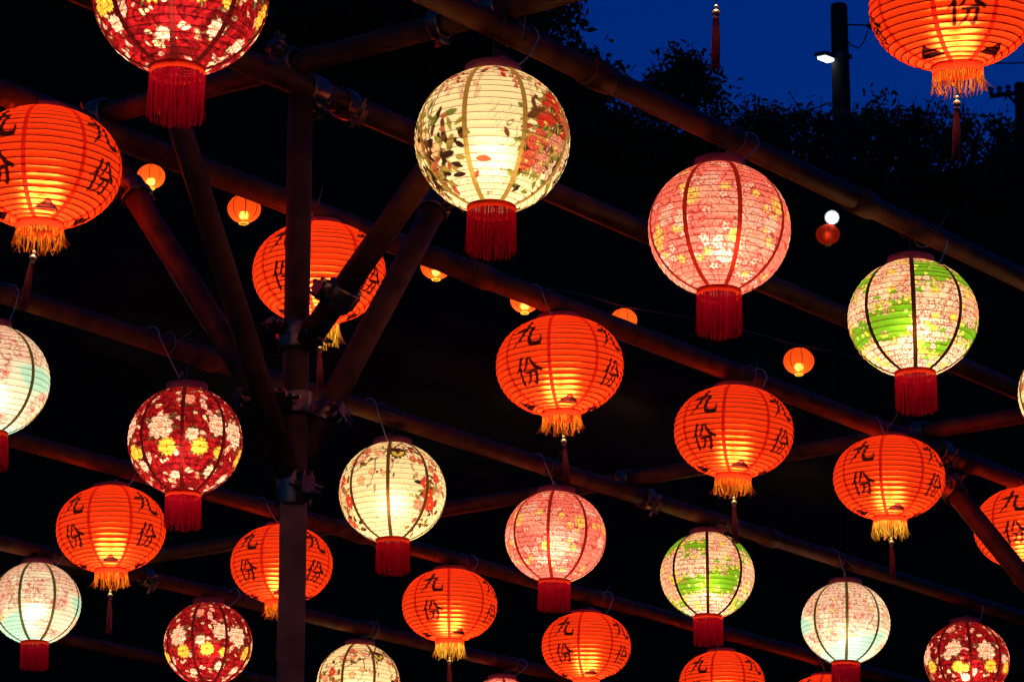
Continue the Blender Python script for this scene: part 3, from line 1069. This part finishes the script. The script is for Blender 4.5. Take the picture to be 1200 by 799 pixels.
def lantern(kind, px, py, wpx, row, yaw, label, tilt=(0, 0), power=1.0, swing=0.0, drop=0.0):
    p = under_row(px, py, row)
    a = wpx * depth_of(p) / F_PX / 2
    i = COUNT[0]
    COUNT[0] += 1
    orange = kind == 'orange'
    P = P_OR if orange else P_RD
    o = empty(NAMES[kind], p)
    jr = random.Random(i * 7 + 3)
    o.scale = (a, a * jr.uniform(.98, 1.02), a * jr.uniform(.965, 1.03))
    o.rotation_euler = (R(tilt[0] + jr.uniform(-1.6, 1.6)), R(tilt[1] + jr.uniform(-1.8, 1.8)), R(yaw))
    power *= jr.uniform(.88, 1.14)
    o.rotation_mode = 'XYZ'
    tag(o, label, 'lantern', GROUPS[kind])
    gores = PRINTS[kind]
    for k in range(8):
        link('paper_panel', gores[k], None, o)
        s_ = link('seam_band', SEAMS[kind], None, o)
        s_.rotation_euler = (0, 0, R(45 * k))
    link('rib_wire', HELIX['orange' if orange else ('light' if kind in ('peony', 'plum', 'pale') else 'dark')], None, o)
    cp = link('top_cap', CAPS['orange' if orange else 'round'], None, o)
    link('bottom_ring', RINGS['orange' if orange else 'round'], None, o)
    fr = link('fringe', FRINGES[('orange' if orange else 'round', i % 3)], None, o)
    fr.rotation_euler = (0, 0, random.uniform(0, 6))
    fr['kind'] = 'stuff'
    if orange:
        sw = (R(random.uniform(-3, 3)), R(random.uniform(-3, 3) + swing), 0)
        tc = link('tassel_cord', T_CORD, None, o)
        link('bead', T_BEAD, None, tc)
        link('tassel', T_TAS, None, tc)
        # the cord swings about the ring
        piv = Vector((0, 0, P.z_bot))
        e = Matrix.Rotation(-R(yaw), 3, 'Z') @ Matrix.Rotation(sw[1], 3, 'Y') @ Matrix.Rotation(sw[0], 3, 'X')
        tc.matrix_local = Matrix.Translation(piv) @ e.to_4x4() @ Matrix.Translation(-piv - Vector((0, 0, drop)))
    bz = -.27 if orange else -.14
    b = link('bulb', BULB, None, o, (0, 0, bz))
    link('socket', SOCKET, None, b)
    l = bpy.data.objects.new('bulb_light', bulb_light(kind, power * (a / .23) ** 2))
    COL.objects.link(l)
    l.parent = o
    l.location = (0, 0, bz - .01)
    # hanging gear, in lantern units (lantern axis is plumb apart from a slight sway)
    inv = 1 / a
    zcap = P.z_top + (.085 if orange else .13)
    zpipe = (ZP - p.z) * inv
    Rm = Matrix.Rotation(-R(yaw), 3, 'Z')
    d1 = Rm @ D1
    d2 = Rm @ D2
    Up = Vector((0, 0, 1))
    pr = (PR + .003) * inv
    hang = MB()
    rc = P.r_top * .93
    hang.tube([d1 * rc + Up * (zcap - .03), d1 * rc * .5 + Up * (zcap + .02), Up * (zcap + .035), -d1 * rc * .5 + Up * (zcap + .02), -d1 * rc + Up * (zcap - .03)], .0022 * inv, 5)
    loop = [Up * (zcap + .03)]
    for t in range(0, 361, 30):
        loop.append(Up * zpipe + (d2 * math.sin(R(t)) - Up * math.cos(R(t))) * pr)
    hang.tube(loop, .0020 * inv, 5)
    hm = hang.mesh('hanger_wire')
    link('hanger_wire', hm, M['wire'], o)
    rg = random.Random(i * 13 + 5)
    cab = MB()
    off = rg.choice([-1, 1]) * rg.uniform(.10, .22) * inv
    zl = zpipe - pr
    sag = rg.uniform(.02, .07) * inv
    a0 = Up * (zcap - .02) + d2 * .05
    a3 = d1 * off + Up * (zpipe + .0) - d2 * (pr + .004 * inv)
    pts = []
    for k in range(13):
        t = k / 12
        q = a0.lerp(a3, t)
        q = q - Up * sag * math.sin(math.pi * t) * (1.0 if t > .3 else .6) + Up * .03 * inv * math.sin(math.pi * min(1, t * 3)) + d2 * (-.02 * inv) * math.sin(math.pi * t)
        pts.append(q)
    for t in range(30, 181, 30):
        pts.append(d1 * off + Up * zpipe + (-d2 * math.cos(R(t)) + Up * math.sin(R(t))) * (pr + .004 * inv))
    cab.tube(pts, .0026 * inv, 5)
    link('lamp_cable', cab.mesh('lamp_cable'), M['cable'], o)
    tie = MB()
    tp = d1 * off * .55
    lp = [tp + Up * zpipe + (d2 * math.sin(R(t)) - Up * math.cos(R(t))) * (pr + .001 * inv) for t in range(0, 361, 30)]
    tie.tube(lp, .0022 * inv, 4)
    td = (Up * rg.uniform(.5, 1) * rg.choice([-1, 1]) - d2 * rg.uniform(.4, 1) + d1 * rg.uniform(-.8, .8)).normalized()
    q0 = tp + Up * zpipe - d2 * pr
    tie.tube([q0, q0 + td * .035 * inv, q0 + td * .08 * inv + Up * .008 * inv], .0016 * inv, 4)
    link('cable_tie', tie.mesh('cable_tie'), M['tie'], o)
    print('lantern %-7s row %d px %4d  radius %.3f  gap cap-pipe %.3f m  z %.2f depth %.2f' % (kind, row, px, a, (zpipe - zcap) * a - PR, p.z, depth_of(p)))
    return o

def orange(px, py, w, row, c, label, **k):
    return lantern('orange', px, py, w, row, c - 67.5, label, **k)

# row of the thick third pipe
orange(50, 197, 184, 3, 16, 'large orange lettered lantern at the very edge, above a pastel globe', swing=7)
orange(374, 320, 154, 3, 14, 'orange lettered lantern half hidden behind the column and its raking struts')
orange(656, 429, 148, 3, 12, 'orange lettered lantern whose tassel hangs just above a pink globe')
orange(860, 506, 138, 3, 9, 'orange lettered lantern between a large salmon globe above and a green globe below')
orange(1042, 560, 131, 3, 7, 'orange lettered lantern directly below the large green globe lantern')
orange(1205, 618, 126, 3, 20, 'orange lettered lantern crossed by a dark sloping strut')
# row before the near pipe
orange(1117, 8, 195, 0, 45, 'largest orange lettered lantern, hanging against the blue sky', tilt=(7, 0), swing=2)
orange(838, -132, 205, 0, 20, 'orange lantern showing only its red tassel against the sky', swing=3, drop=.36)
# fifth pipe
orange(130, 620, 128, 5, 5, 'orange lettered lantern between a small pastel globe and a dark red globe', swing=3)
orange(330, 661, 120, 5, 3, 'orange lettered lantern behind the square post')
orange(527, 709, 111, 5, 22, 'orange lettered lantern between a cream globe and a pink globe, lower row')
orange(687, 757, 104, 5, 11, 'orange lettered lantern hanging under the fringe of the smaller pink globe')
orange(846, 800, 100, 5, 5, 'orange lettered lantern under the fringe of the smaller green globe')
orange(968, 826, 95, 5, 10, 'orange lantern peeping out behind the red fringe of a pastel globe')

# unseen lanterns added overhead to light the near side of the post and pipes
orange(560, -350, 242, 0, 10, 'added unseen orange lettered lantern above the picture, before the cream peony globe')
orange(280, -530, 265, 0, 12, 'added unseen orange lettered lantern above the picture, before the largest red globe')
lantern('peony', 300, -1560, 400, -1, 5, 'added unseen cream globe lantern overhead, out of the picture above the column')
lantern('pink', 650, -1240, 360, -1, 12, 'added unseen salmon globe lantern overhead, out of the picture above the cream globe')
lantern('plum', 950, -950, 320, -1, 12, 'added unseen cream globe lantern overhead, out of the picture above the salmon globe')

# near pipe: large globes
lantern('red', 212, -6, 206, 1, 0, 'largest dark red floral globe lantern with long red fringe, topmost', power=1.0)
lantern('peony', 577, 165, 181, 1, -20, 'large cream globe lantern with red peonies beside the raking struts', tilt=(0, 1))
lantern('pink', 843, 269, 166, 1, 13, 'large salmon pink blossom globe lantern below the thick upper pipe', tilt=(0, 2))
lantern('green', 1070, 373, 152, 1, -6, 'large green and white blossom globe lantern with red fringe')
lantern('plum', 1264, 461, 140, 1, 8, 'white globe lantern of which only a sliver shows at the edge')
# fourth pipe: middle globes
lantern('pale', -13, 446, 141, 4, -36, 'pastel cream and mint globe lantern cut by the edge, beneath a long tassel')
lantern('red', 217, 517, 134, 4, 2, 'dark red globe lantern with white roses, directly above a smaller orange lantern')
lantern('plum', 460, 577, 125, 4, -3, 'cream globe lantern with plum branches and a black fan print')
lantern('pink', 651, 629, 118, 4, -9, 'smaller salmon pink globe lantern under an orange lantern tassel')
lantern('green', 829, 674, 110, 4, 42, 'smaller green and white blossom globe lantern with a tassel dangling before it')
lantern('pale', 991, 730, 105, 4, 42, 'pale cream pink globe lantern in front of an orange lantern top')
lantern('red', 1133, 774, 100, 4, 43, 'dark red floral globe lantern under the orange lantern row end, lowest corner')
# sixth pipe: far globes
lantern('pale', 42, 707, 105, 6, -13, 'pastel mint and pink globe lantern below an orange lantern, whole red fringe showing')
lantern('red', 244, 754, 103, 6, -16, 'small dark red globe lantern beside the square post, low')
lantern('plum', 420, 800, 97, 6, 25, 'small cream globe lantern low beside the square post')
lantern('pink', 588, 838, 93, 6, 5, 'pink globe lantern with just its cap and crown showing, lowest')

# ------------------------------------------------------------------ far row of little lanterns on a cable
def far_lantern(px, py, wpx, depth, yaw, label):
    p = at(px, py, depth)
    a = wpx * depth / F_PX / 2
    o = empty('small_lantern', p)
    o.scale = (a, a, a)
    o.rotation_euler = (0, 0, R(yaw))
    tag(o, label, 'lantern', 'little orange lanterns strung far behind')
    for k in range(8):
        g_ = link('paper_panel', FAR_GORE, None, o)
        g_.rotation_euler = (0, 0, R(45 * k))
        s_ = link('seam_band', FAR_SEAM, None, o)
        s_.rotation_euler = (0, 0, R(45 * k))
    link('top_cap', CAPS['orange'], None, o)
    link('bottom_ring', FAR_RING, None, o)
    link('bulb', BULB, None, o, (0, 0, -.25))
    l = bpy.data.objects.new('bulb_light', FAR_LIGHT)
    COL.objects.link(l)
    l.parent = o
    l.location = (0, 0, -.27)
    return p, a

P_FAR = Profile(.86, .31, .27, 12, 8, 48, .02, .06)
fc = Canvas(P_FAR, (.92, .10, .014), 1)
FAR_GORE = gore_mesh(P_FAR, 0, fc.C[0].reshape(-1, 3), 'paper_panel_far')
FAR_SEAM = seam_mesh(P_FAR, 'seam_band_far', thin_sheet('seam_far', (.16, .012, .004), fibre=0))
FAR_RING = ring_mesh(P_FAR, .12, 'bottom_ring_far')
FAR_RING.materials.clear()
FAR_RING.materials.append(M['gold_fringe'])
FAR_LIGHT = bpy.data.lights.new('far_bulb_light', 'POINT')
FAR_LIGHT.energy = 12.0
FAR_LIGHT.color = (1.0, .72, .40)
FAR_LIGHT.shadow_soft_size = .03
far = [(177, 207, 33, 46, 0, 'little far orange lantern nearest the big lettered lantern at the edge'),
       (286, 245, 39, 45, 10, 'little far orange lantern hanging alone between the column and the red fringe'),
       (511, 312, 36, 46, 20, 'little far orange lantern peeping out below the pipe beside the cream globe fringe'),
       (615, 352, 34, 47, 5, 'little far orange lantern mostly hidden by the pipe above a lettered lantern'),
       (731, 375, 31, 48, 15, 'little far orange lantern cut off below by the thick pipe'),
       (936, 423, 36, 47, 8, 'little far orange lantern hanging beside the large green globe')]
tops = []
for f in far:
    p, a = far_lantern(*f)
    tops.append(p + Vector((0, 0, a * 1.05)))
# the cable they hang from, slung between two posts on the slope
ends = [at(-90, 120, 46.5), at(1075, 440, 47.5)]
path = [ends[0]] + tops + [ends[1]]
mb = MB()
cpts = []
for a_, b_ in zip(path[:-1], path[1:]):
    for k in range(6):
        t = k / 6
        cpts.append(a_.lerp(b_, t) + Vector((0, 0, .05 * math.sin(math.pi * t))))
cpts.append(path[-1])
mb.tube(cpts, .012, 5)
tag(link('lantern_cable', mb.mesh('lantern_cable'), M['black']), 'thin dark cable that carries the little far lanterns', 'cable')
for q, e in enumerate(ends):
    z0 = hill_height(e.x, e.y)
    mb = MB()
    mb.tube([(e.x, e.y, z0 - .3), (e.x, e.y, e.z - 1), (e.x, e.y, e.z + .25)], [.09, .075, .065], 12)
    mb.lathe([(0, .02), (.09, 0), (.09, .05), (0, .08)], 12, origin=(e.x, e.y, e.z + .25))
    tag(link('cable_post', mb.mesh('cable_post'), M['pole']), ['dark post holding the upper end of the far cable', 'dark post holding the lower end of the far cable'][q], 'post')

# ------------------------------------------------------------------ utility poles, street lamp, wires
def utility_pole(px, top_y, depth, rad, label, arm=None):
    p = at(px, top_y, depth)
    z0 = hill_height(p.x, p.y)
    o = empty('utility_pole', (p.x, p.y, z0))
    tag(o, label, 'utility pole')
    mb = MB()
    mb.tube([(0, 0, -.5), (0, 0, (p.z - z0) * .5), (0, 0, p.z - z0 - .02), (0, 0, p.z - z0)], [rad * 1.25, rad * 1.12, rad, rad * .9], 18)
    link('shaft', mb.mesh('shaft'), M['pole'], o)
    for zz in (.9, 1.9):
        b = MB()
        b.lathe([(rad * 1.0, -.04), (rad * 1.1, -.04), (rad * 1.1, .04), (rad * 1.0, .04)], 18, loop=True, origin=(0, 0, p.z - z0 - zz))
        b.box((rad * 1.1, 0, p.z - z0 - zz), (.08, .05, .07))
        link('strap', b.mesh('strap', False), M['black'], o)
    return o, p, z0

D_P = 56.0
KP = D_P / 46.0
pole, ptop, pz0 = utility_pole(983, 6, D_P, .137, 'tall dark utility pole with a lit street lamp')
hl = ptop.z - pz0
# street lamp head on a short arm to the left
def local_at(px, py, depth, base):
    return at(px, py, depth) - base
base = Vector((ptop.x, ptop.y, pz0))
la = local_at(984, 74, D_P, base)
lb = local_at(961, 65, D_P - .6, base)
mb = MB()
mb.tube([la, la.lerp(lb, .5) + Vector((0, 0, .02)), la.lerp(lb, .62)], .03, 8)
lamp_arm = link('lamp_arm', mb.mesh('lamp_arm'), M['black'], pole)
d = (lb - la).normalized()
sid = d.cross(Vector((0, 0, 1))).normalized()
upv = sid.cross(d)
rot = Matrix((d, sid, upv)).transposed()
mb = MB()
mb.box(la.lerp(lb, .62) + d * .06 + upv * .02 * KP, (.36 * KP, .16 * KP, .05 * KP), rot)
mb.box(la.lerp(lb, .62) - d * .0 + upv * .055 * KP, (.20 * KP, .10 * KP, .03 * KP), rot)
head = link('lamp_head', mb.mesh('lamp_head', False), M['black'], lamp_arm)
mb = MB()
mb.box(la.lerp(lb, .62) + d * .05 - upv * .022 * KP, (.28 * KP, .12 * KP, .03 * KP), rot)
link('lamp_lens', mb.mesh('lamp_lens', False), M['lamp'], head)
# insulator bracket with drooping lead on the other side
mb = MB()
q0 = local_at(990, 29, D_P, base)
q1 = local_at(1016, 30, D_P - .2, base)
q2 = local_at(1030, 33, D_P - .2, base)
mb.tube([q0, q1, q2], .014, 6)
brk = link('bracket', mb.mesh('bracket'), M['black'], pole)
mb = MB()
mb.tube([q1, q1.lerp(q2, .25), q1.lerp(q2, .5), q1.lerp(q2, .8), q2], [.03, .055, .04, .055, .03], 10)
link('insulator', mb.mesh('insulator'), M['black'], brk)
mb = MB()
mb.tube([local_at(990, 44, D_P, base), local_at(997, 53, D_P, base), local_at(1006, 57, D_P, base), local_at(1012, 50, D_P, base), local_at(1017, 36, D_P, base)], .012, 6)
link('lead', mb.mesh('lead'), M['black'], brk)

pole2, p2, p2z = utility_pole(1195, 98, 62.0, .10, 'far utility pole with a pinned crossarm beside the largest orange lantern')
b2 = Vector((p2.x, p2.y, p2z))
mb = MB()
c0, c1 = local_at(1160, 113, 62, b2), local_at(1232, 104, 62, b2)
mb.tube([c0, c1], .045, 8)
arm = link('crossarm', mb.mesh('crossarm'), M['black'], pole2)
mb = MB()
mb.tube([local_at(1180, 110, 62, b2), local_at(1194, 125, 62, b2)], .03, 6)
link('brace', mb.mesh('brace'), M['black'], arm)
for t in (.02, .16, .30, .7, .9):
    q = c0.lerp(c1, t)
    mb = MB()
    mb.lathe([(.0, 0), (.05, .02), (.03, .06), (.055, .10), (.03, .14), (0, .15)], 10, origin=(q.x, q.y, q.z + .03))
    link('insulator', mb.mesh('insulator'), M['black'], arm)

def wire(a, b, sag, label):
    mb = MB()
    pts = []
    for k in range(25):
        t = k / 24
        pts.append(a.lerp(b, t) - Vector((0, 0, sag * 4 * t * (1 - t))))
    mb.tube(pts, .014, 5)
    tag(link('power_wire', mb.mesh('power_wire'), M['black']), label, 'wire', 'overhead power wires')
wire(at(983, 117, D_P), at(700, 96, 58), .5, 'thin power wire leaving the lamp pole toward the round bush')
wire(at(1030, 33, D_P - .2), at(1260, 60, 60), .4, 'thin power wire running from the pole insulator behind the largest orange lantern')

# bright flood lamp on a post with a dim red lantern beneath it
fp = at(972, 290, 43.0)
fz0 = hill_height(fp.x, fp.y)
fl = empty('flood_lamp', (fp.x, fp.y, fz0))
tag(fl, 'round white flood lamp shining on the dark slope under the near pipe', 'lamp')
fb = Vector((fp.x, fp.y, fz0))
mb = MB()
h_ = at(978, 244, 43.2) - fb
mb.tube([(h_.x, h_.y, -.3), (h_.x, h_.y, h_.z)], .022, 8)
mb.tube([h_, at(976, 250, 43.0) - fb], .02, 6)
link('lamp_post', mb.mesh('lamp_post'), M['tar'], fl)
c_ = at(975, 255, 42.8)
dirc = (CAM - c_).normalized()
rot = dirc.to_track_quat('Z', 'Y').to_matrix()
mb = MB()
mb.lathe([(0, -.10), (.05, -.10), (.085, -.03), (.10, .02), (.09, .03), (.0, .0)], 18)
mb.v = [tuple(rot @ Vector(v) + (c_ - fb)) for v in mb.v]
hd = link('lamp_housing', mb.mesh('lamp_housing'), M['black'], fl)
mb = MB()
mb.lathe([(0, .036), (.05, .034), (.082, .024), (.086, .015), (0, .012)], 18)
mb.v = [tuple(rot @ Vector(v) + (c_ - fb)) for v in mb.v]
link('lamp_lens', mb.mesh('lamp_lens'), M['lamp'], hd)
sp = bpy.data.lights.new('flood_light', 'POINT')
sp.energy = 10.0
sp.color = (.9, .95, 1.0)
sp.shadow_soft_size = .06
so = bpy.data.objects.new('flood_light', sp)
COL.objects.link(so)
so.parent = fl
so.location = c_ + dirc * .14 - fb

p = at(970, 275, 42.75)
a = 28 * 42.75 / F_PX / 2
dl = empty('dim_lantern', p)
dl.scale = (a, a, a)
tag(dl, 'dim dusky red lantern hanging just below the white flood lamp', 'lantern')
dmat = thin_sheet('dull_red_paper', (.42, .030, .014))
DIM_GORE = FAR_GORE.copy()
DIM_GORE.materials.clear()
DIM_GORE.materials.append(dmat)
for k in range(8):
    g_ = link('paper_panel', DIM_GORE, None, dl)
    g_.rotation_euler = (0, 0, R(45 * k))
    s_ = link('seam_band', FAR_SEAM, None, dl)
    s_.rotation_euler = (0, 0, R(45 * k))
dim = bpy.data.lights.new('dim_fill_light', 'POINT')  # weak fill light added inside the lantern so its paper shows dim red
dim.energy = .32
dim.color = (1.0, .72, .40)
dim.shadow_soft_size = .02
do = bpy.data.objects.new('bulb_light', dim)  # holds the added fill light, no bulb is modelled here
COL.objects.link(do)
do.parent = dl
link('top_cap', CAPS['orange'], None, dl)
link('bottom_ring', FAR_RING, None, dl)
mb = MB()
mb.tube([(0, 0, .86), (.05, 0, 1.3), (.2, .3, 1.45)], .03, 5)
link('hanger_wire', mb.mesh('hanger_wire'), M['black'], dl)

# ------------------------------------------------------------------ trees on the slope
def tree(px, top_y, depth, w, hgt, label, seed, nleaf=3200, leaf=.13, mat_key='leaf', clumps=46, name='hillside_tree', low=.25, twigs=0):
    rg = np.random.default_rng(seed)
    top = at(px, top_y, depth)
    x, y = top.x, top.y
    z0 = hill_height(x, y)
    H = max(top.z - z0, 0.9)
    o = empty(name, (x, y, z0))
    tag(o, label, 'tree', 'trees on the dark hillside')
    ch = min(hgt, H * .95)
    zc = H - ch / 2 - .09 * w
    mb = MB()
    bend = rg.normal(size=2) * .25
    tr = max(.06, H * .022)
    mb.tube([(0, 0, -.3), (bend[0] * .3, bend[1] * .3, H * .35), (bend[0], bend[1], H * .8)], [tr * 1.3, tr, tr * .35], 9)
    cen = []
    for i in range(clumps):
        d = rg.normal(size=3)
        d /= np.linalg.norm(d)
        rad = rg.uniform(.25, 1.0) ** .5
        lump = 1 + .22 * math.sin(3 * math.atan2(d[1], d[0]) + seed) + .15 * rg.normal()
        c = np.array([d[0] * w / 2 * rad * lump, d[1] * w / 2 * rad * lump, zc + d[2] * ch / 2 * rad * (1 + .1 * rg.normal())])
        c[2] = max(c[2], H * low * .4)
        cen.append(c)
        if i < 12:
            s = np.array([bend[0] * .7, bend[1] * .7, H * rg.uniform(.3, .7)])
            mb.tube([s, (s + c) / 2 + np.array([0, 0, .1]), c], [tr * .35, tr * .2, tr * .06], 5, False)
    tw = MB()
    for i in range(twigs):
        c = cen[rg.integers(len(cen))]
        dv = np.array([rg.normal() * .7, rg.normal() * .7, rg.uniform(.3, 1.0)]) * .26
        k1 = c + dv * .5 + rg.normal(size=3) * .05
        tw.tube([c - dv * .4, k1, c + dv + rg.normal(size=3) * .08], [.016, .011, .005], 4, False)
    link('trunk', mb.mesh('trunk'), M['bark'], o)
    if twigs:
        link('twigs', tw.mesh('twigs'), M['bark'], o)['kind'] = 'stuff'
    cen = np.array(cen)
    ci = rg.integers(0, clumps, nleaf)
    sig = .10 * w * rg.uniform(.6, 1.2, clumps)
    pos = cen[ci] + rg.normal(size=(nleaf, 3)) * sig[ci][:, None] * np.array([1, 1, .8])
    up = rg.normal(size=(nleaf, 3))
    up /= np.linalg.norm(up, axis=1)[:, None]
    t = np.cross(up, rg.normal(size=(nleaf, 3)))
    t /= np.linalg.norm(t, axis=1)[:, None]
    s = np.cross(up, t)
    sz = leaf * rg.uniform(.6, 1.3, nleaf)[:, None]
    v = np.stack([pos - t * sz, pos + s * sz * .38, pos + t * sz, pos - s * sz * .38], 1).reshape(-1, 3)
    f = np.arange(nleaf * 4).reshape(-1, 4)
    me = bpy.data.meshes.new('crown')
    me.from_pydata(v.tolist(), [], f.tolist())
    link('crown', me, M[mat_key], o)
    return o

tree(803, 56, 60, 1.95, 1.9, 'round bushy tree silhouetted against the blue sky behind a red tassel', 1, 3600, .075, clumps=60, twigs=50)
right = [(735, 78, 60, 1.8, 2.2), (868, 118, 61, 1.5, 2.0), (902, 106, 62, 1.6, 2.4), (945, 116, 63, 1.6, 2.2), (1003, 101, 62, 1.5, 2.4), (1040, 96, 61, 1.5, 2.6),
         (1082, 104, 62, 1.7, 2.6), (1130, 112, 62, 1.7, 2.6), (1172, 126, 61, 1.6, 2.4), (1215, 118, 63, 1.8, 2.6)]
rl = ['low dark tree between the round bush and the near pipe', 'dark shrubby tree in the dip under the thin power wire', 'dark tree just before the lamp pole, under the power wire',
      'dark tree whose crown touches the lamp pole shaft', 'dark tree directly behind the lamp pole', 'taller dark tree between the lamp pole and the largest orange lantern',
      'dark tree behind the fringe of the largest orange lantern', 'dark tree behind the tassel of the largest orange lantern', 'dark tree at the foot of the crossarm pole', 'dark tree beyond the crossarm pole at the edge']
for i, (px, ty, dp, w, hh) in enumerate(right):
    tree(px, ty + 12, dp, w, hh, rl[i], 10 + i, 1700, .070, 'leaf_b' if i % 2 else 'leaf', 42, twigs=60)
left = [(668, 52, 62, 1.6, 3.0, 'low dark tree under the joint of the near pipe'), (622, -40, 59, 2.2, 4.5, 'tall dark tree seen through the gap beside the near pipe joint'), (560, -10, 60, 2.4, 4.0, 'tall dark tree behind the cream peony lantern'), (470, -40, 58, 3.0, 5.0, 'tall dark tree between the column top and the cream peony lantern'),
        (380, -60, 57, 3.0, 5.0, 'tall dark tree behind the top of the column'), (280, -55, 58, 3.0, 5.0, 'tall dark tree beside the largest red globe lantern'), (160, -60, 57, 3.2, 5.0, 'tall dark tree behind the largest red globe lantern'),
        (40, -60, 58, 3.2, 5.0, 'tall dark tree at the edge above the big lettered lantern')]
for i, (px, ty, dp, w, hh, lb_) in enumerate(left):
    tree(px, ty, dp, w, hh, lb_, 40 + i, 3600, .12, 'leaf' if i % 2 else 'leaf_b', 50)
